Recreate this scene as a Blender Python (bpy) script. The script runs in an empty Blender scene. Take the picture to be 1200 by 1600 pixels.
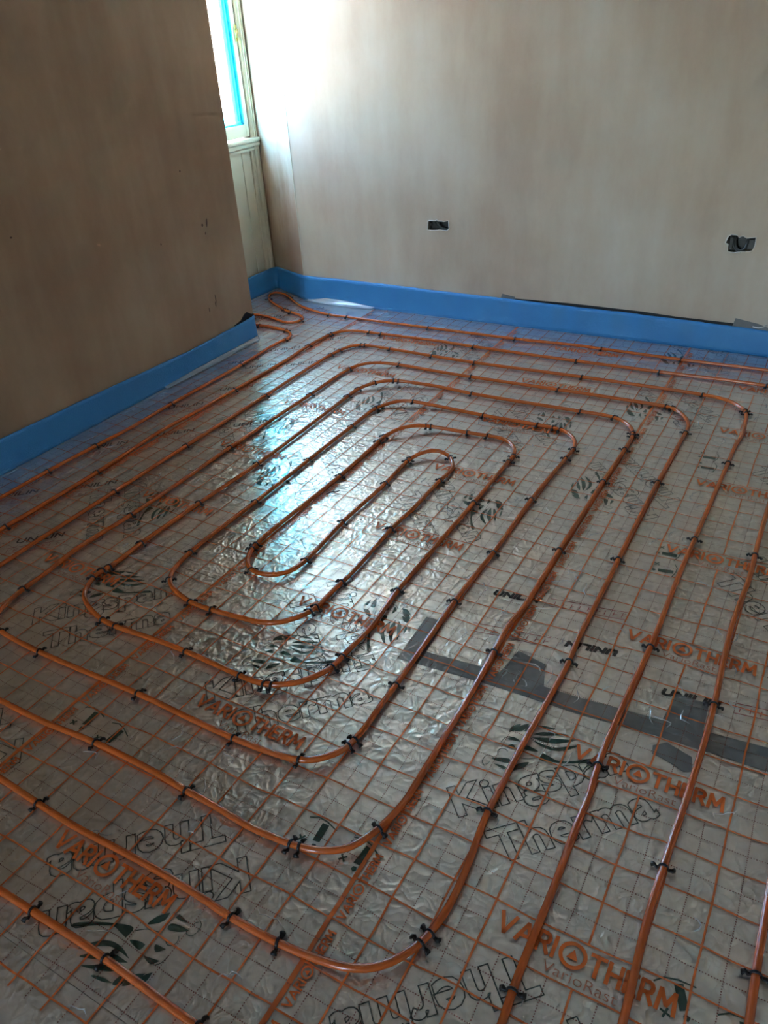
import bpy, bmesh, math, random
from mathutils import Vector, Matrix, noise
random.seed(7)
S = bpy.context.scene
COL = S.collection
C = 0.1                                   # one printed grid cell of the film, metres

# ------------------------------------------------------------ camera, sky, sun, exposure
cam = bpy.data.cameras.new('camera')
cam.sensor_fit = 'VERTICAL'; cam.sensor_height = 24.0; cam.lens = 1218 / 1600 * 24
cam.clip_start = 0.02
cam_o = bpy.data.objects.new('camera', cam); COL.objects.link(cam_o)
cam_o.matrix_world = Matrix((( 0.867117, -0.221917,  0.445938,  0.150746),
                             ( 0.494849,  0.485986, -0.720376, -1.217593),
                             (-0.056856,  0.845323,  0.531222,  1.604356),
                             (0, 0, 0, 1)))
S.camera = cam_o
w = bpy.data.worlds.new('sky'); S.world = w; w.use_nodes = True
nt = w.node_tree
sky = nt.nodes.new('ShaderNodeTexSky'); sky.sky_type = 'NISHITA'; sky.sun_disc = False
sky.sun_elevation = math.radians(48); sky.sun_rotation = math.radians(70); sky.dust_density = 1.8; sky.ozone_density = 0.9
nt.links.new(sky.outputs[0], nt.nodes['Background'].inputs[0])
nt.nodes['Background'].inputs[1].default_value = 1.5
sun = bpy.data.lights.new('sun', 'SUN'); sun.energy = 4.0; sun.angle = 0.01; sun.color = (1, .93, .82)
sun_o = bpy.data.objects.new('sun', sun); COL.objects.link(sun_o)
sun_o.rotation_euler = (0, math.radians(42), math.radians(20))      # from over the roof, onto the facade opposite
S.view_settings.view_transform = 'Standard'; S.view_settings.look = 'None'
S.view_settings.gamma = 1.0; S.view_settings.use_curve_mapping = False
S.view_settings.exposure = 3.42
S.cycles.max_bounces = 5; S.cycles.diffuse_bounces = 4; S.cycles.glossy_bounces = 3
S.cycles.transparent_max_bounces = 10; S.cycles.sample_clamp_indirect = 4.0
S.cycles.adaptive_threshold = 0.035; S.cycles.adaptive_min_samples = 20; S.cycles.use_light_tree = False

# room measures (metres)
XL, YE = -2.915, 2.388           # face and end of the left wall
YB = 3.145                       # back wall face
XW = -3.462                      # window wall face
XR, YF, ZC = 1.75, -8.2, 2.5
SPL = (-3.066, 3.345)            # splay: back wall start x, window corner y

# ------------------------------------------------------------ helpers
def obj(name, me, mat=None, parent=None, label=None, cat=None, group=None, kind=None, loc=None, rotz=None):
    o = bpy.data.objects.new(name, me); COL.objects.link(o)
    if mat is not None and me is not None and not me.materials: me.materials.append(mat)
    if parent: o.parent = parent
    if label: o['label'] = label
    if cat: o['category'] = cat
    if group: o['group'] = group
    if kind: o['kind'] = kind
    if loc is not None: o.location = loc
    if rotz is not None: o.rotation_euler = (0, 0, rotz)
    return o
def mesh(name, verts, faces, smooth=False):
    me = bpy.data.meshes.new(name); me.from_pydata(verts, [], faces); me.update()
    if smooth:
        me.polygons.foreach_set('use_smooth', [True] * len(me.polygons))
    return me
def bm_mesh(name, bm, smooth=False):
    bmesh.ops.recalc_face_normals(bm, faces=bm.faces)
    me = bpy.data.meshes.new(name); bm.to_mesh(me); bm.free()
    if smooth: me.polygons.foreach_set('use_smooth', [True] * len(me.polygons))
    return me
def box(bm, x0, x1, y0, y1, z0, z1):
    vs = [bm.verts.new((x, y, z)) for z in (z0, z1) for x, y in ((x0, y0), (x1, y0), (x1, y1), (x0, y1))]
    for f in ((3, 2, 1, 0), (4, 5, 6, 7), (0, 1, 5, 4), (1, 2, 6, 5), (2, 3, 7, 6), (3, 0, 4, 7)):
        bm.faces.new([vs[i] for i in f])
def box_mesh(name, *a, bevel=0):
    bm = bmesh.new(); box(bm, *a)
    if bevel: bmesh.ops.bevel(bm, geom=bm.edges[:], offset=bevel, segments=2, affect='EDGES')
    return bm_mesh(name, bm)
def prism(bm, poly, z0, z1):
    a = [bm.verts.new((x, y, z0)) for x, y in poly]; b = [bm.verts.new((x, y, z1)) for x, y in poly]
    n = len(poly)
    bm.faces.new(a[::-1]); bm.faces.new(b)
    for i in range(n): bm.faces.new((a[i], a[(i + 1) % n], b[(i + 1) % n], b[i]))
def tube(bm, pts, r, sides=8, sx=1.0, closed=False):
    """sweep a round section; sx flattens it across the plane normal"""
    pts = [Vector(p) for p in pts]; n = len(pts); rings = []
    up = Vector((0, 0, 1)); prev = None
    for i in range(n):
        t = (pts[(i + 1) % n] - pts[i - 1]) if closed or 0 < i < n - 1 else (pts[1] - pts[0] if i == 0 else pts[-1] - pts[-2])
        t.normalize()
        if prev is None:
            a = t.cross(up)
            if a.length < .1: a = t.cross(Vector((1, 0, 0)))
        else: a = prev - t * prev.dot(t)
        a.normalize(); prev = a; b = t.cross(a)
        rr = r[i] if isinstance(r, (list, tuple)) else r
        rings.append([bm.verts.new(pts[i] + a * (math.cos(k * 2 * math.pi / sides) * rr * sx) + b * (math.sin(k * 2 * math.pi / sides) * rr)) for k in range(sides)])
    for i in range(n if closed else n - 1):
        A, B = rings[i], rings[(i + 1) % n]
        for k in range(sides): bm.faces.new((A[k], A[(k + 1) % sides], B[(k + 1) % sides], B[k]))
    if not closed: bm.faces.new(rings[0][::-1]); bm.faces.new(rings[-1])
def catmull(P, step):
    P = [Vector(p) for p in P]; out = []
    for i in range(len(P) - 1):
        p1, p2 = P[i], P[i + 1]
        p0 = P[i - 1] if i else p1 * 2 - p2; p3 = P[i + 2] if i + 2 < len(P) else p2 * 2 - p1
        # centripetal
        t0 = 0.0; t1 = t0 + max((p1 - p0).length, 1e-5) ** .5; t2 = t1 + max((p2 - p1).length, 1e-5) ** .5; t3 = t2 + max((p3 - p2).length, 1e-5) ** .5
        m = max(1, int((p2 - p1).length / step))
        for k in range(m):
            t = t1 + (t2 - t1) * k / m
            A1 = p0 * ((t1 - t) / (t1 - t0)) + p1 * ((t - t0) / (t1 - t0))
            A2 = p1 * ((t2 - t) / (t2 - t1)) + p2 * ((t - t1) / (t2 - t1))
            A3 = p2 * ((t3 - t) / (t3 - t2)) + p3 * ((t - t2) / (t3 - t2))
            B1 = A1 * ((t2 - t) / (t2 - t0)) + A2 * ((t - t0) / (t2 - t0))
            B2 = A2 * ((t3 - t) / (t3 - t1)) + A3 * ((t - t1) / (t3 - t1))
            out.append(B1 * ((t2 - t) / (t2 - t1)) + B2 * ((t - t1) / (t2 - t1)))
    out.append(P[-1]); return out

# ------------------------------------------------------------ materials
class NT:
    def __init__(s, name):
        s.m = bpy.data.materials.new(name); s.m.use_nodes = True; s.t = s.m.node_tree
        s.b = s.t.nodes['Principled BSDF']; s.out = s.t.nodes['Material Output']
    def n(s, typ, **kw):
        nd = s.t.nodes.new(typ)
        for k, v in kw.items(): setattr(nd, k, v)
        return nd
    def link(s, a, b): s.t.links.new(a, b)
    def math(s, op, *a):
        nd = s.n('ShaderNodeMath', operation=op)
        for i, v in enumerate(a):
            if isinstance(v, (int, float)): nd.inputs[i].default_value = v
            else: s.link(v, nd.inputs[i])
        return nd.outputs[0]
    def noise(s, vec, scale, detail=4, rough=.5, dist=0, dim='3D'):
        nd = s.n('ShaderNodeTexNoise', noise_dimensions=dim)
        nd.inputs['Scale'].default_value = scale; nd.inputs['Detail'].default_value = detail
        nd.inputs['Roughness'].default_value = rough; nd.inputs['Distortion'].default_value = dist
        if vec is not None: s.link(vec, nd.inputs['Vector'])
        return nd
    def ramp(s, fac, stops):
        nd = s.n('ShaderNodeValToRGB'); cr = nd.color_ramp
        while len(cr.elements) < len(stops): cr.elements.new(.5)
        for e, (p, c) in zip(cr.elements, stops):
            e.position = p; e.color = (c, c, c, 1) if isinstance(c, (int, float)) else (*c, 1)
        s.link(fac, nd.inputs[0]); return nd.outputs[0]
    def mix(s, fac, a, b):
        nd = s.n('ShaderNodeMix', data_type='RGBA')
        for sock, v in ((nd.inputs[0], fac), (nd.inputs[6], a), (nd.inputs[7], b)):
            if isinstance(v, (int, float)): sock.default_value = v
            elif isinstance(v, tuple): sock.default_value = (*v, 1)
            else: s.link(v, sock)
        return nd.outputs[2]
    def bump(s, h, strength, dist, normal=None):
        nd = s.n('ShaderNodeBump'); nd.inputs['Strength'].default_value = strength; nd.inputs['Distance'].default_value = dist
        s.link(h, nd.inputs['Height'])
        if normal is not None: s.link(normal, nd.inputs['Normal'])
        return nd.outputs[0]
    def schlick(s, f0, normal=None):
        lw = s.n('ShaderNodeLayerWeight'); lw.inputs[0].default_value = .5
        if normal is not None: s.link(normal, lw.inputs['Normal'])
        return s.math('ADD', f0, s.math('MULTIPLY', 1 - f0, s.math('POWER', lw.outputs['Facing'], 5.0)))
    def scaled(s, vec, sc):
        nd = s.n('ShaderNodeMapping'); nd.inputs['Scale'].default_value = sc; s.link(vec, nd.inputs[0]); return nd.outputs[0]
    def set(s, **kw):
        for k, v in kw.items():
            i = s.b.inputs[k.replace('_', ' ')]
            if isinstance(v, tuple) and len(v) == 3: v = (*v, 1)
            if hasattr(v, 'is_linked') or hasattr(v, 'links'): s.link(v, i)
            else: i.default_value = v
        return s

def simple(name, col, rough=.5, var=.12, scale=30, bump=0, bscale=200, **kw):
    m = NT(name); tc = m.n('ShaderNodeTexCoord').outputs['Object']
    nz = m.noise(tc, scale, 4).outputs[0]
    a = tuple(c * (1 - var) for c in col); b = tuple(min(1, c * (1 + var)) for c in col)
    m.set(Base_Color=m.mix(nz, a, b), Roughness=rough, **kw)
    if bump: m.set(Normal=m.bump(m.noise(tc, bscale, 3).outputs[0], bump, .002))
    return m.m

def plaster(name, pale, mid, damp, seed, damp_z=0.0):
    m = NT(name); geo = m.n('ShaderNodeNewGeometry').outputs['Position']
    off = m.n('ShaderNodeMapping'); off.inputs['Location'].default_value = (seed, seed * .7, 0); m.link(geo, off.inputs[0]); p = off.outputs[0]
    big = m.noise(p, 1.1, 3, .55).outputs[0]
    streak = m.noise(m.scaled(p, (5, 5, .9)), 1.5, 2, .6).outputs[0]
    fine = m.noise(m.scaled(p, (1, 1, .45)), 38, 2, .65).outputs[0]
    f = m.math('ADD', m.math('MULTIPLY', big, .72), m.math('MULTIPLY', streak, .28))
    f = m.math('ADD', f, m.math('MULTIPLY', m.math('SUBTRACT', fine, .5), .10))
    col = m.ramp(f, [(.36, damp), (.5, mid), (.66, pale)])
    if damp_z:                                        # tide mark of plaster that has not dried out yet
        sep = m.n('ShaderNodeSeparateXYZ'); m.link(geo, sep.inputs[0])
        edge = m.math('ADD', sep.outputs[2], m.math('MULTIPLY', m.math('SUBTRACT', m.noise(m.scaled(p, (3, 3, .8)), 1.5, 4, .5).outputs[0], .5), 1.2))
        wet = m.ramp(m.math('DIVIDE', edge, damp_z * 2), [(.28, 1.0), (.62, 0.0)])
        col = m.mix(m.math('MULTIPLY', wet, .75), col, damp)
    tro = m.noise(m.scaled(p, (2.6, 2.6, 1)), 3.4, 2, .55).outputs[0]
    m.set(Base_Color=col, Roughness=m.math('ADD', .42, m.math('MULTIPLY', tro, .3)))
    m.set(Normal=m.bump(tro, .35, .005))
    return m.m

def foil_mat():
    m = NT('insulation_foil'); tc = m.n('ShaderNodeNewGeometry').outputs['Position']
    wob = m.noise(tc, 14, 1, .6)
    va = m.n('ShaderNodeVectorMath', operation='MULTIPLY_ADD'); m.link(wob.outputs['Color'], va.inputs[0]); va.inputs[1].default_value = (.09, .09, .09); m.link(tc, va.inputs[2])
    cr = m.n('ShaderNodeTexVoronoi', feature='F1'); cr.inputs['Scale'].default_value = 44; m.link(va.outputs[0], cr.inputs['Vector'])
    n1 = m.noise(va.outputs[0], 30, 1, .6).outputs[0]; n2 = m.noise(tc, 2.2, 1).outputs[0]
    patch = m.ramp(n2, [(.32, .25), (.62, 1.0)])                 # some areas lie flatter than others
    h = m.math('MULTIPLY', m.math('ADD', m.math('MULTIPLY', cr.outputs['Distance'], .8), n1), patch)
    col = m.mix(n2, (.80, .745, .68), (.86, .81, .745))
    m.set(Base_Color=col, Metallic=.76, Roughness=.3, Normal=m.bump(h, .66, .005))
    return m.m

def film_mat():
    m = NT('printed_film'); tc = m.n('ShaderNodeTexCoord').outputs['Object']
    sc = m.scaled(tc, (10, 10, 10))
    wob = m.noise(sc, .55, 1, .5)
    wv = m.n('ShaderNodeVectorMath', operation='SUBTRACT'); m.link(wob.outputs['Color'], wv.inputs[0]); wv.inputs[1].default_value = (.5, .5, .5)
    va = m.n('ShaderNodeVectorMath', operation='MULTIPLY_ADD'); m.link(wv.outputs[0], va.inputs[0]); va.inputs[1].default_value = (.10, .22, 0); m.link(sc, va.inputs[2])
    sep = m.n('ShaderNodeSeparateXYZ'); m.link(va.outputs[0], sep.inputs[0]); u, v = sep.outputs[0], sep.outputs[1]
    near = lambda x: m.math('ABSOLUTE', m.math('SUBTRACT', m.math('FRACT', m.math('ADD', x, .5)), .5))
    half = lambda x: m.math('ABSOLUTE', m.math('SUBTRACT', m.math('FRACT', x), .5))
    lu = m.math('LESS_THAN', near(u), .023); lv = m.math('LESS_THAN', near(v), .020)
    du = m.math('MULTIPLY', m.math('LESS_THAN', half(u), .011), m.math('LESS_THAN', m.math('FRACT', m.math('MULTIPLY', v, 18)), .5))
    dv = m.math('MULTIPLY', m.math('LESS_THAN', half(v), .011), m.math('LESS_THAN', m.math('FRACT', m.math('MULTIPLY', u, 18)), .5))
    heavy = m.math('LESS_THAN', m.math('ABSOLUTE', m.math('ADD', u, 4.95)), .042)
    inbox = m.math('MULTIPLY', m.math('LESS_THAN', m.math('ABSOLUTE', u), 1.96), m.math('GREATER_THAN', m.math('FRACT', m.math('MULTIPLY', v, .2)), .8))
    nb = m.math('SUBTRACT', 1.0, inbox)
    solid = m.math('MAXIMUM', m.math('MAXIMUM', m.math('MULTIPLY', lu, nb), lv), heavy)
    dots = m.math('MULTIPLY', m.math('MAXIMUM', du, dv), nb)
    mask = m.math('MAXIMUM', m.math('MULTIPLY', solid, .93), m.math('MULTIPLY', dots, .8))
    ink = m.mix(dots, (.70, .155, .025), (.26, .06, .04))
    m.set(Base_Color=ink, Roughness=.4, Specular_IOR_Level=.3)
    tr = m.n('ShaderNodeBsdfTransparent'); tr.inputs[0].default_value = (.965, .96, .95, 1)
    # crinkles and creases of the thin plastic
    w1 = m.noise(tc, 13, 2, .6).outputs[0]
    rd = m.math('SUBTRACT', 1.0, m.math('MULTIPLY', m.math('ABSOLUTE', m.math('SUBTRACT', m.noise(m.scaled(tc, (1.2, .6, 1)), 8, 1, .6).outputs[0], .5)), 20.0))
    rd = m.math('MAXIMUM', rd, 0.0)
    h = m.math('ADD', w1, m.math('MULTIPLY', rd, .30))
    nrm = m.bump(h, .42, .007)
    gl = m.n('ShaderNodeBsdfGlossy'); gl.inputs['Roughness'].default_value = .12; m.link(nrm, gl.inputs['Normal'])
    gl.inputs[0].default_value = (1, 1, 1, 1)
    fr = m.schlick(.05, nrm)
    base = m.n('ShaderNodeMixShader'); m.link(mask, base.inputs[0]); m.link(tr.outputs[0], base.inputs[1]); m.link(m.b.outputs[0], base.inputs[2])
    top = m.n('ShaderNodeMixShader'); m.link(m.math('MINIMUM', m.math('MULTIPLY', fr, 1.2), 1.0), top.inputs[0]); m.link(base.outputs[0], top.inputs[1]); m.link(gl.outputs[0], top.inputs[2])
    m.link(top.outputs[0], m.out.inputs[0])
    return m.m

def clear_mat(name, tint, gloss_rough=.05, cover=0.0, cover_col=(1, 1, 1), ior=1.45, translucent=False):
    m = NT(name); tc = m.n('ShaderNodeTexCoord').outputs['Object']
    m.set(Base_Color=m.mix(m.noise(tc, 40, 3).outputs[0], tuple(c * .9 for c in cover_col), cover_col), Roughness=.3)
    tr = m.n('ShaderNodeBsdfTransparent'); tr.inputs[0].default_value = (*tint, 1)
    gl = m.n('ShaderNodeBsdfGlossy'); gl.inputs['Roughness'].default_value = gloss_rough
    fr = m.schlick(.04)
    a = m.n('ShaderNodeMixShader'); a.inputs[0].default_value = cover; m.link(tr.outputs[0], a.inputs[1])
    if translucent:
        tl = m.n('ShaderNodeBsdfTranslucent'); tl.inputs[0].default_value = (*cover_col, 1); m.link(tl.outputs[0], a.inputs[2])
    else: m.link(m.b.outputs[0], a.inputs[2])
    b = m.n('ShaderNodeMixShader'); m.link(fr, b.inputs[0]); m.link(a.outputs[0], b.inputs[1]); m.link(gl.outputs[0], b.inputs[2])
    m.link(b.outputs[0], m.out.inputs[0]); return m.m

def foam_mat():
    m = NT('blue_foam'); tc = m.n('ShaderNodeTexCoord').outputs['Object']
    n1 = m.noise(tc, 90, 3, .6).outputs[0]; n2 = m.noise(tc, 5, 3).outputs[0]
    vo = m.n('ShaderNodeTexVoronoi'); vo.inputs['Scale'].default_value = 220; m.link(tc, vo.inputs['Vector'])
    m.set(Base_Color=m.mix(n2, (.04, .235, .56), (.06, .31, .66)), Roughness=.38, Specular_IOR_Level=.5)
    h = m.math('ADD', m.math('MULTIPLY', n1, .6), vo.outputs['Distance'])
    m.set(Normal=m.bump(h, .35, .003)); return m.m

M = {}
M['plaster_back'] = plaster('plaster_back', (.66, .59, .49), (.595, .495, .385), (.52, .40, .30), 3.1)
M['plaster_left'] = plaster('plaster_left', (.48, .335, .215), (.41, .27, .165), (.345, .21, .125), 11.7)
M['plaster_reveal'] = plaster('plaster_reveal', (.74, .67, .58), (.66, .54, .42), (.46, .30, .19), 5.3, .62)
M['plaster_side'] = plaster('plaster_side', (.74, .63, .52), (.68, .55, .43), (.60, .46, .35), 23.0)
M['ceiling'] = simple('ceiling_plaster', (.84, .82, .78), .7, .03, 2)
M['foil'] = foil_mat(); M['film'] = film_mat(); M['foam'] = foam_mat()
M['flap'] = clear_mat('clear_film_flap', (.95, .96, .96), .12, .4, (.85, .87, .88))
M['crease_glint'] = clear_mat('film_crease_glint', (.97, .97, .97), .15, .5, (.95, .95, .95))  # white cover stands in for the glint along the folds
M['pipe'] = simple('orange_pipe', (.58, .118, .018), .24, .08, 14, .03, 60, Coat_Weight=.3, Coat_Roughness=.12)
M['black'] = simple('black_plastic', (.012, .012, .013), .35, .2, 80)
M['ink_orange'] = simple('orange_ink', (.70, .155, .025), .4, .08, 40)
M['ink_soft'] = simple('pale_orange_ink', (.46, .17, .09), .45, .1, 40)
M['ink_green'] = simple('dark_green_ink', (.018, .075, .05), .35, .2, 30)
M['ink_line'] = simple('dark_line_ink', (.025, .05, .04), .35, .2, 30)
M['ink_black'] = simple('black_ink', (.03, .03, .032), .4, .2, 30)
M['ink_red'] = simple('red_ink', (.42, .03, .05), .4, .15, 30)
M['tape'] = simple('grey_duct_tape', (.20, .205, .20), .42, .12, 22, .15, 300)
M['cream'] = simple('cream_paint', (.70, .66, .52), .38, .05, 12, .05, 60)
M['cream_dark'] = simple('window_gap_dark', (.05, .035, .028), .7, .2, 20)
M['glass'] = clear_mat('window_glass', (.97, .985, .98), .0)
M['cyan_clear'] = clear_mat('cyan_protective_film', (.50, .95, .97), .1, .35, (.25, .86, .92), translucent=True)
M['cyan'] = clear_mat('cyan_tape', (.22, .76, .82), .15, .6, (.10, .58, .66), translucent=True)
M['brass'] = simple('brass', (.42, .28, .08), .35, .3, 60, Metallic=.8)
M['string'] = simple('string', (.55, .46, .22), .8, .1, 60)
M['box_metal'] = simple('galvanised_box', (.10, .10, .10), .55, .3, 40, Metallic=.4)
M['cable'] = simple('grey_cable', (.055, .06, .06), .45, .15, 60)
M['lip'] = simple('white_plaster_lip', (.75, .72, .67), .8, .1, 60)
M['dark'] = simple('black_membrane_gap', (.008, .008, .009), .5, .2, 40)
M['nick'] = simple('dark_nick', (.10, .05, .035), .8, .2, 60)
M['facade'] = simple('cream_render', (.82, .76, .62), .85, .04, 1.5, .2, 20)
M['ground'] = simple('pale_gravel', (.48, .46, .42), .9, .15, 12, .3, 60)
M['roof'] = simple('slate', (.10, .105, .12), .7, .2, 6)

# ------------------------------------------------------------ the setting: floor, walls, ceiling
def slab(name, *a, mat=None, **kw): return obj(name, box_mesh(name, *a), mat, kind='structure', **kw)
floor = obj('floor', box_mesh('floor', XW - .25, XR + .2, YF - .2, 3.7, -.22, -.1005), simple('screed', (.32, .31, .29), .9, .15, 8), kind='structure',
            label='foil-faced insulation board floor under the printed film')
# foil-faced boards: long joint under the grey tape, the rest butted tight
def board(u0, u1, v0, v1):
    g = .001
    obj('insulation_board', box_mesh('insulation_board', u0 * C + g / 2, u1 * C - g / 2, v0 * C + g / 2, v1 * C - g / 2, -.1, 0), M['foil'], floor)
JV = 3.35
for a in ((-19, -7, JV, 27.3), (-7, 5, JV, 27.3), (-29, -19, JV, 24), (-34.6, -19, 24, 33.4), (5, 17.5, JV, 31.4), (-19, 5, 27.3, 31.4),
          (-19, 5, -8.6, JV), (-29.1, -19, -8.6, JV), (5, 17.5, -8.6, JV), (-29.1, -5, -82, -8.6), (-5, 17.5, -82, -8.6)):
    board(*a)

def wall_with_holes(name, x0, x1, z0, z1, y, thick, holes, mat):
    """wall facing -y with ragged holes; front face filled round the holes, recess sides added"""
    bm = bmesh.new(); edges = []
    def loop(pts):
        vs = [bm.verts.new((px, y, pz)) for px, pz in pts]
        es = [bm.edges.new((vs[i], vs[(i + 1) % len(vs)])) for i in range(len(vs))]
        edges.extend(es); return vs
    outer = loop([(x0, z0), (x1, z0), (x1, z1), (x0, z1)])
    rims = [loop(h) for h in holes]
    bmesh.ops.triangle_fill(bm, use_beauty=True, use_dissolve=False, edges=edges)
    for rim in rims:
        inner = [bm.verts.new(v.co + Vector((0, .05, 0))) for v in rim]
        n = len(rim)
        for i in range(n): bm.faces.new((rim[i], rim[(i + 1) % n], inner[(i + 1) % n], inner[i]))
    back = [bm.verts.new(v.co + Vector((0, thick, 0))) for v in outer]
    for i in range(4): bm.faces.new((outer[i], back[i], back[(i + 1) % 4], outer[(i + 1) % 4]))
    bm.faces.new(back)
    return obj(name, bm_mesh(name, bm), mat, kind='structure')
# ragged socket openings (x, z)
H1 = [(-2.104, .527), (-2.100, .574), (-2.094, .580), (-2.050, .581), (-2.042, .589), (-2.036, .581), (-2.004, .582), (-1.998, .579), (-1.965, .586), (-1.962, .540), (-1.975, .529), (-2.02, .531), (-2.06, .526), (-2.085, .524)]
H2 = [(-.396, .519), (-.398, .556), (-.412, .562), (-.405, .592), (-.392, .604), (-.366, .603), (-.352, .592), (-.336, .600), (-.318, .590), (-.276, .598), (-.273, .560), (-.279, .534), (-.292, .526), (-.335, .522), (-.365, .515)]
wall_back = wall_with_holes('wall_back', SPL[0], XR + .15, -.1, ZC, YB, .3, [H1, H2], M['plaster_back'])
bm = bmesh.new()
prism(bm, [(SPL[0], YB), (SPL[0], YB + .3), (XW - .12, SPL[1] + .3), (XW - .12, SPL[1]), (XW, SPL[1])], -.1, ZC)
obj('wall_reveal', bm_mesh('wall_reveal', bm), M['plaster_reveal'], kind='structure', label='splayed plaster reveal beside the window')
bm = bmesh.new(); prism(bm, [(SPL[0] - .002, YB - .0015), (SPL[0] + .003, YB - .0015), (SPL[0] + .003, YB + .004), (SPL[0] - .006, YB + .004)], .0, ZC)
obj('trim_1', bm_mesh('trim_1', bm), M['cream'], kind='structure', label='thin pale corner bead where reveal meets back wall')
bm = bmesh.new(); box(bm, XW - .25, XL, YF - .2, YE, -.1, ZC)
bmesh.ops.bevel(bm, geom=[e for e in bm.edges if all(abs(v.co.x - XL) < 1e-4 and abs(v.co.y - YE) < 1e-4 for v in e.verts)], offset=.006, segments=3, affect='EDGES')
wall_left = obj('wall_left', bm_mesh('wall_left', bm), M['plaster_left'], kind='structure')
for (y, z, ly, lz, tilt) in ((2.112, .74, .006, .022, .2), (2.075, .735, .007, .008, 0), (2.08, .333, .003, .026, 0), (2.072, .305, .003, .016, 0), (2.015, .288, .003, .014, 0), (1.75, .71, .004, .006, 0), (1.98, 1.02, .005, .005, 0), (.92, .93, .006, .004, 0), (2.09, .69, .004, .008, .3)):
    bm = bmesh.new()
    prism(bm, [(math.cos(a) * ly + math.sin(a) * lz * tilt, math.sin(a) * lz) for a in [k * math.pi / 5 for k in range(10)]], -.0006, .0006)
    me = bm_mesh('plaster_nick', bm); me.transform(Matrix.Translation((XL, y, z)) @ Matrix(((0, 0, 1, 0), (1, 0, 0, 0), (0, 1, 0, 0), (0, 0, 0, 1))))
    obj('plaster_nick', me, M['nick'], wall_left)
slab('wall_right', XR, XR + .2, YF - .2, YB + .3, -.1, ZC, mat=M['plaster_side'])
FX0, FX1, FZ0, FZ1 = -1.5, -.2, .95, 2.2                   # assumed unseen window behind the camera, added to light the back wall
bm = bmesh.new()
box(bm, XW - .25, FX0, YF - .2, YF, -.1, ZC); box(bm, FX1, XR + .2, YF - .2, YF, -.1, ZC)
box(bm, FX0, FX1, YF - .2, YF, -.1, FZ0); box(bm, FX0, FX1, YF - .2, YF, FZ1, ZC)
obj('wall_front', bm_mesh('wall_front', bm), M['plaster_side'], kind='structure')
w2 = obj('assumed_window', None, kind='structure', loc=(0, YF - .12, 0)); w2['label'] = 'assumed unseen window behind the camera, added to light the back wall'
bm = bmesh.new()
for b in ((FX0, FX0 + .06, -.05, .03, FZ0, FZ1), (FX1 - .06, FX1, -.05, .03, FZ0, FZ1), (FX0 + .06, FX1 - .06, -.05, .03, FZ0, FZ0 + .06), (FX0 + .06, FX1 - .06, -.05, .03, FZ1 - .06, FZ1), ((FX0 + FX1) / 2 - .04, (FX0 + FX1) / 2 + .04, -.05, .03, FZ0 + .06, FZ1 - .06)): box(bm, *b)
obj('frame', bm_mesh('frame', bm), M['cream'], w2)
for a, b in ((FX0 + .06, (FX0 + FX1) / 2 - .04), ((FX0 + FX1) / 2 + .04, FX1 - .06)): obj('pane', box_mesh('pane', a, b, -.012, -.006, FZ0 + .06, FZ1 - .06), M['glass'], w2)
slab('ceiling', XW - .3, XR + .3, YF - .3, 3.75, ZC, ZC + .25, mat=M['ceiling'])

# ------------------------------------------------------------ window wall with sash, boarded panel and sill
WY0, WY1, WZ0, WZ1 = 2.40, 3.345, 1.0, 2.44
bm = bmesh.new()
box(bm, XW - .2, XW - .06, YE - .05, 3.65, WZ1, ZC)                     # over the opening
box(bm, XW - .2, XW - .06, YE - .05, 3.65, -.1, .96)                    # behind the boards
slab_o = obj('wall_window', bm_mesh('wall_window', bm), M['plaster_reveal'], kind='structure')
win = obj('window_1', None, kind='structure', loc=(XW, 0, 0)); win['label'] = 'cream painted sash window with cyan protective film beside the splayed reveal'
def wpart(name, mat, *boxes, bevel=.003, parent=win):
    bm = bmesh.new()
    for b in boxes: box(bm, *b)
    if bevel: bmesh.ops.bevel(bm, geom=bm.edges[:], offset=bevel, segments=2, affect='EDGES')
    return obj(name, bm_mesh(name, bm), mat, parent)
# fixed frame: outer jambs with a stepped moulding
frame = wpart('frame', M['cream'], (-.12, -.004, 3.300, 3.337, 1.0, WZ1), (-.12, -.016, 3.292, 3.300, 1.0, WZ1), (-.12, .0, 2.40, 2.64, 1.0, WZ1), (-.12, 0, 2.40, 3.337, WZ1 - .05, WZ1))
for y0, y1, d in ((3.318, 3.326, .006), (3.303, 3.309, .002), (3.293, 3.298, -.008)): wpart('moulding', M['cream'], (-.02, d, y0, y1, 1.0, WZ1), bevel=.002, parent=frame)
wpart('shadow_gap', M['cream_dark'], (-.1, -.03, 3.337, 3.346, .0, WZ1), (-.11, -.024, 3.286, 3.292, 1.0, WZ1), bevel=0, parent=frame)
sash = wpart('sash', M['cream'], (-.09, -.022, 3.256, 3.286, 1.015, WZ1 - .06), (-.09, -.022, 2.64, 2.68, 1.015, WZ1 - .06), (-.09, -.022, 2.47, 3.256, 1.015, 1.088), (-.09, -.022, 2.47, 3.256, 2.32, WZ1 - .06))
for i, (a, b, d) in enumerate(((3.244, 3.256, -.034), (3.230, 3.2415, -.046), (3.216, 3.2275, -.058))):
    k = .010 * i
    wpart('glazing_moulding', M['cyan'] if i == 0 else M['cyan_clear'], (-.085, d, a, b, 1.088 + k, 2.32), bevel=.002, parent=sash)
wpart('taped_bottom_bead', M['cyan'], (-.085, -.034, 2.47, 3.256, 1.088, 1.100), bevel=.002, parent=sash)
wpart('glazing_moulding', M['cyan_clear'], (-.085, -.046, 2.47, 3.242, 1.100, 1.112), bevel=.002, parent=sash)
wpart('pane', M['glass'], (-.078, -.072, 2.46, 3.24, 1.08, 2.33), bevel=0, parent=sash)
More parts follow.
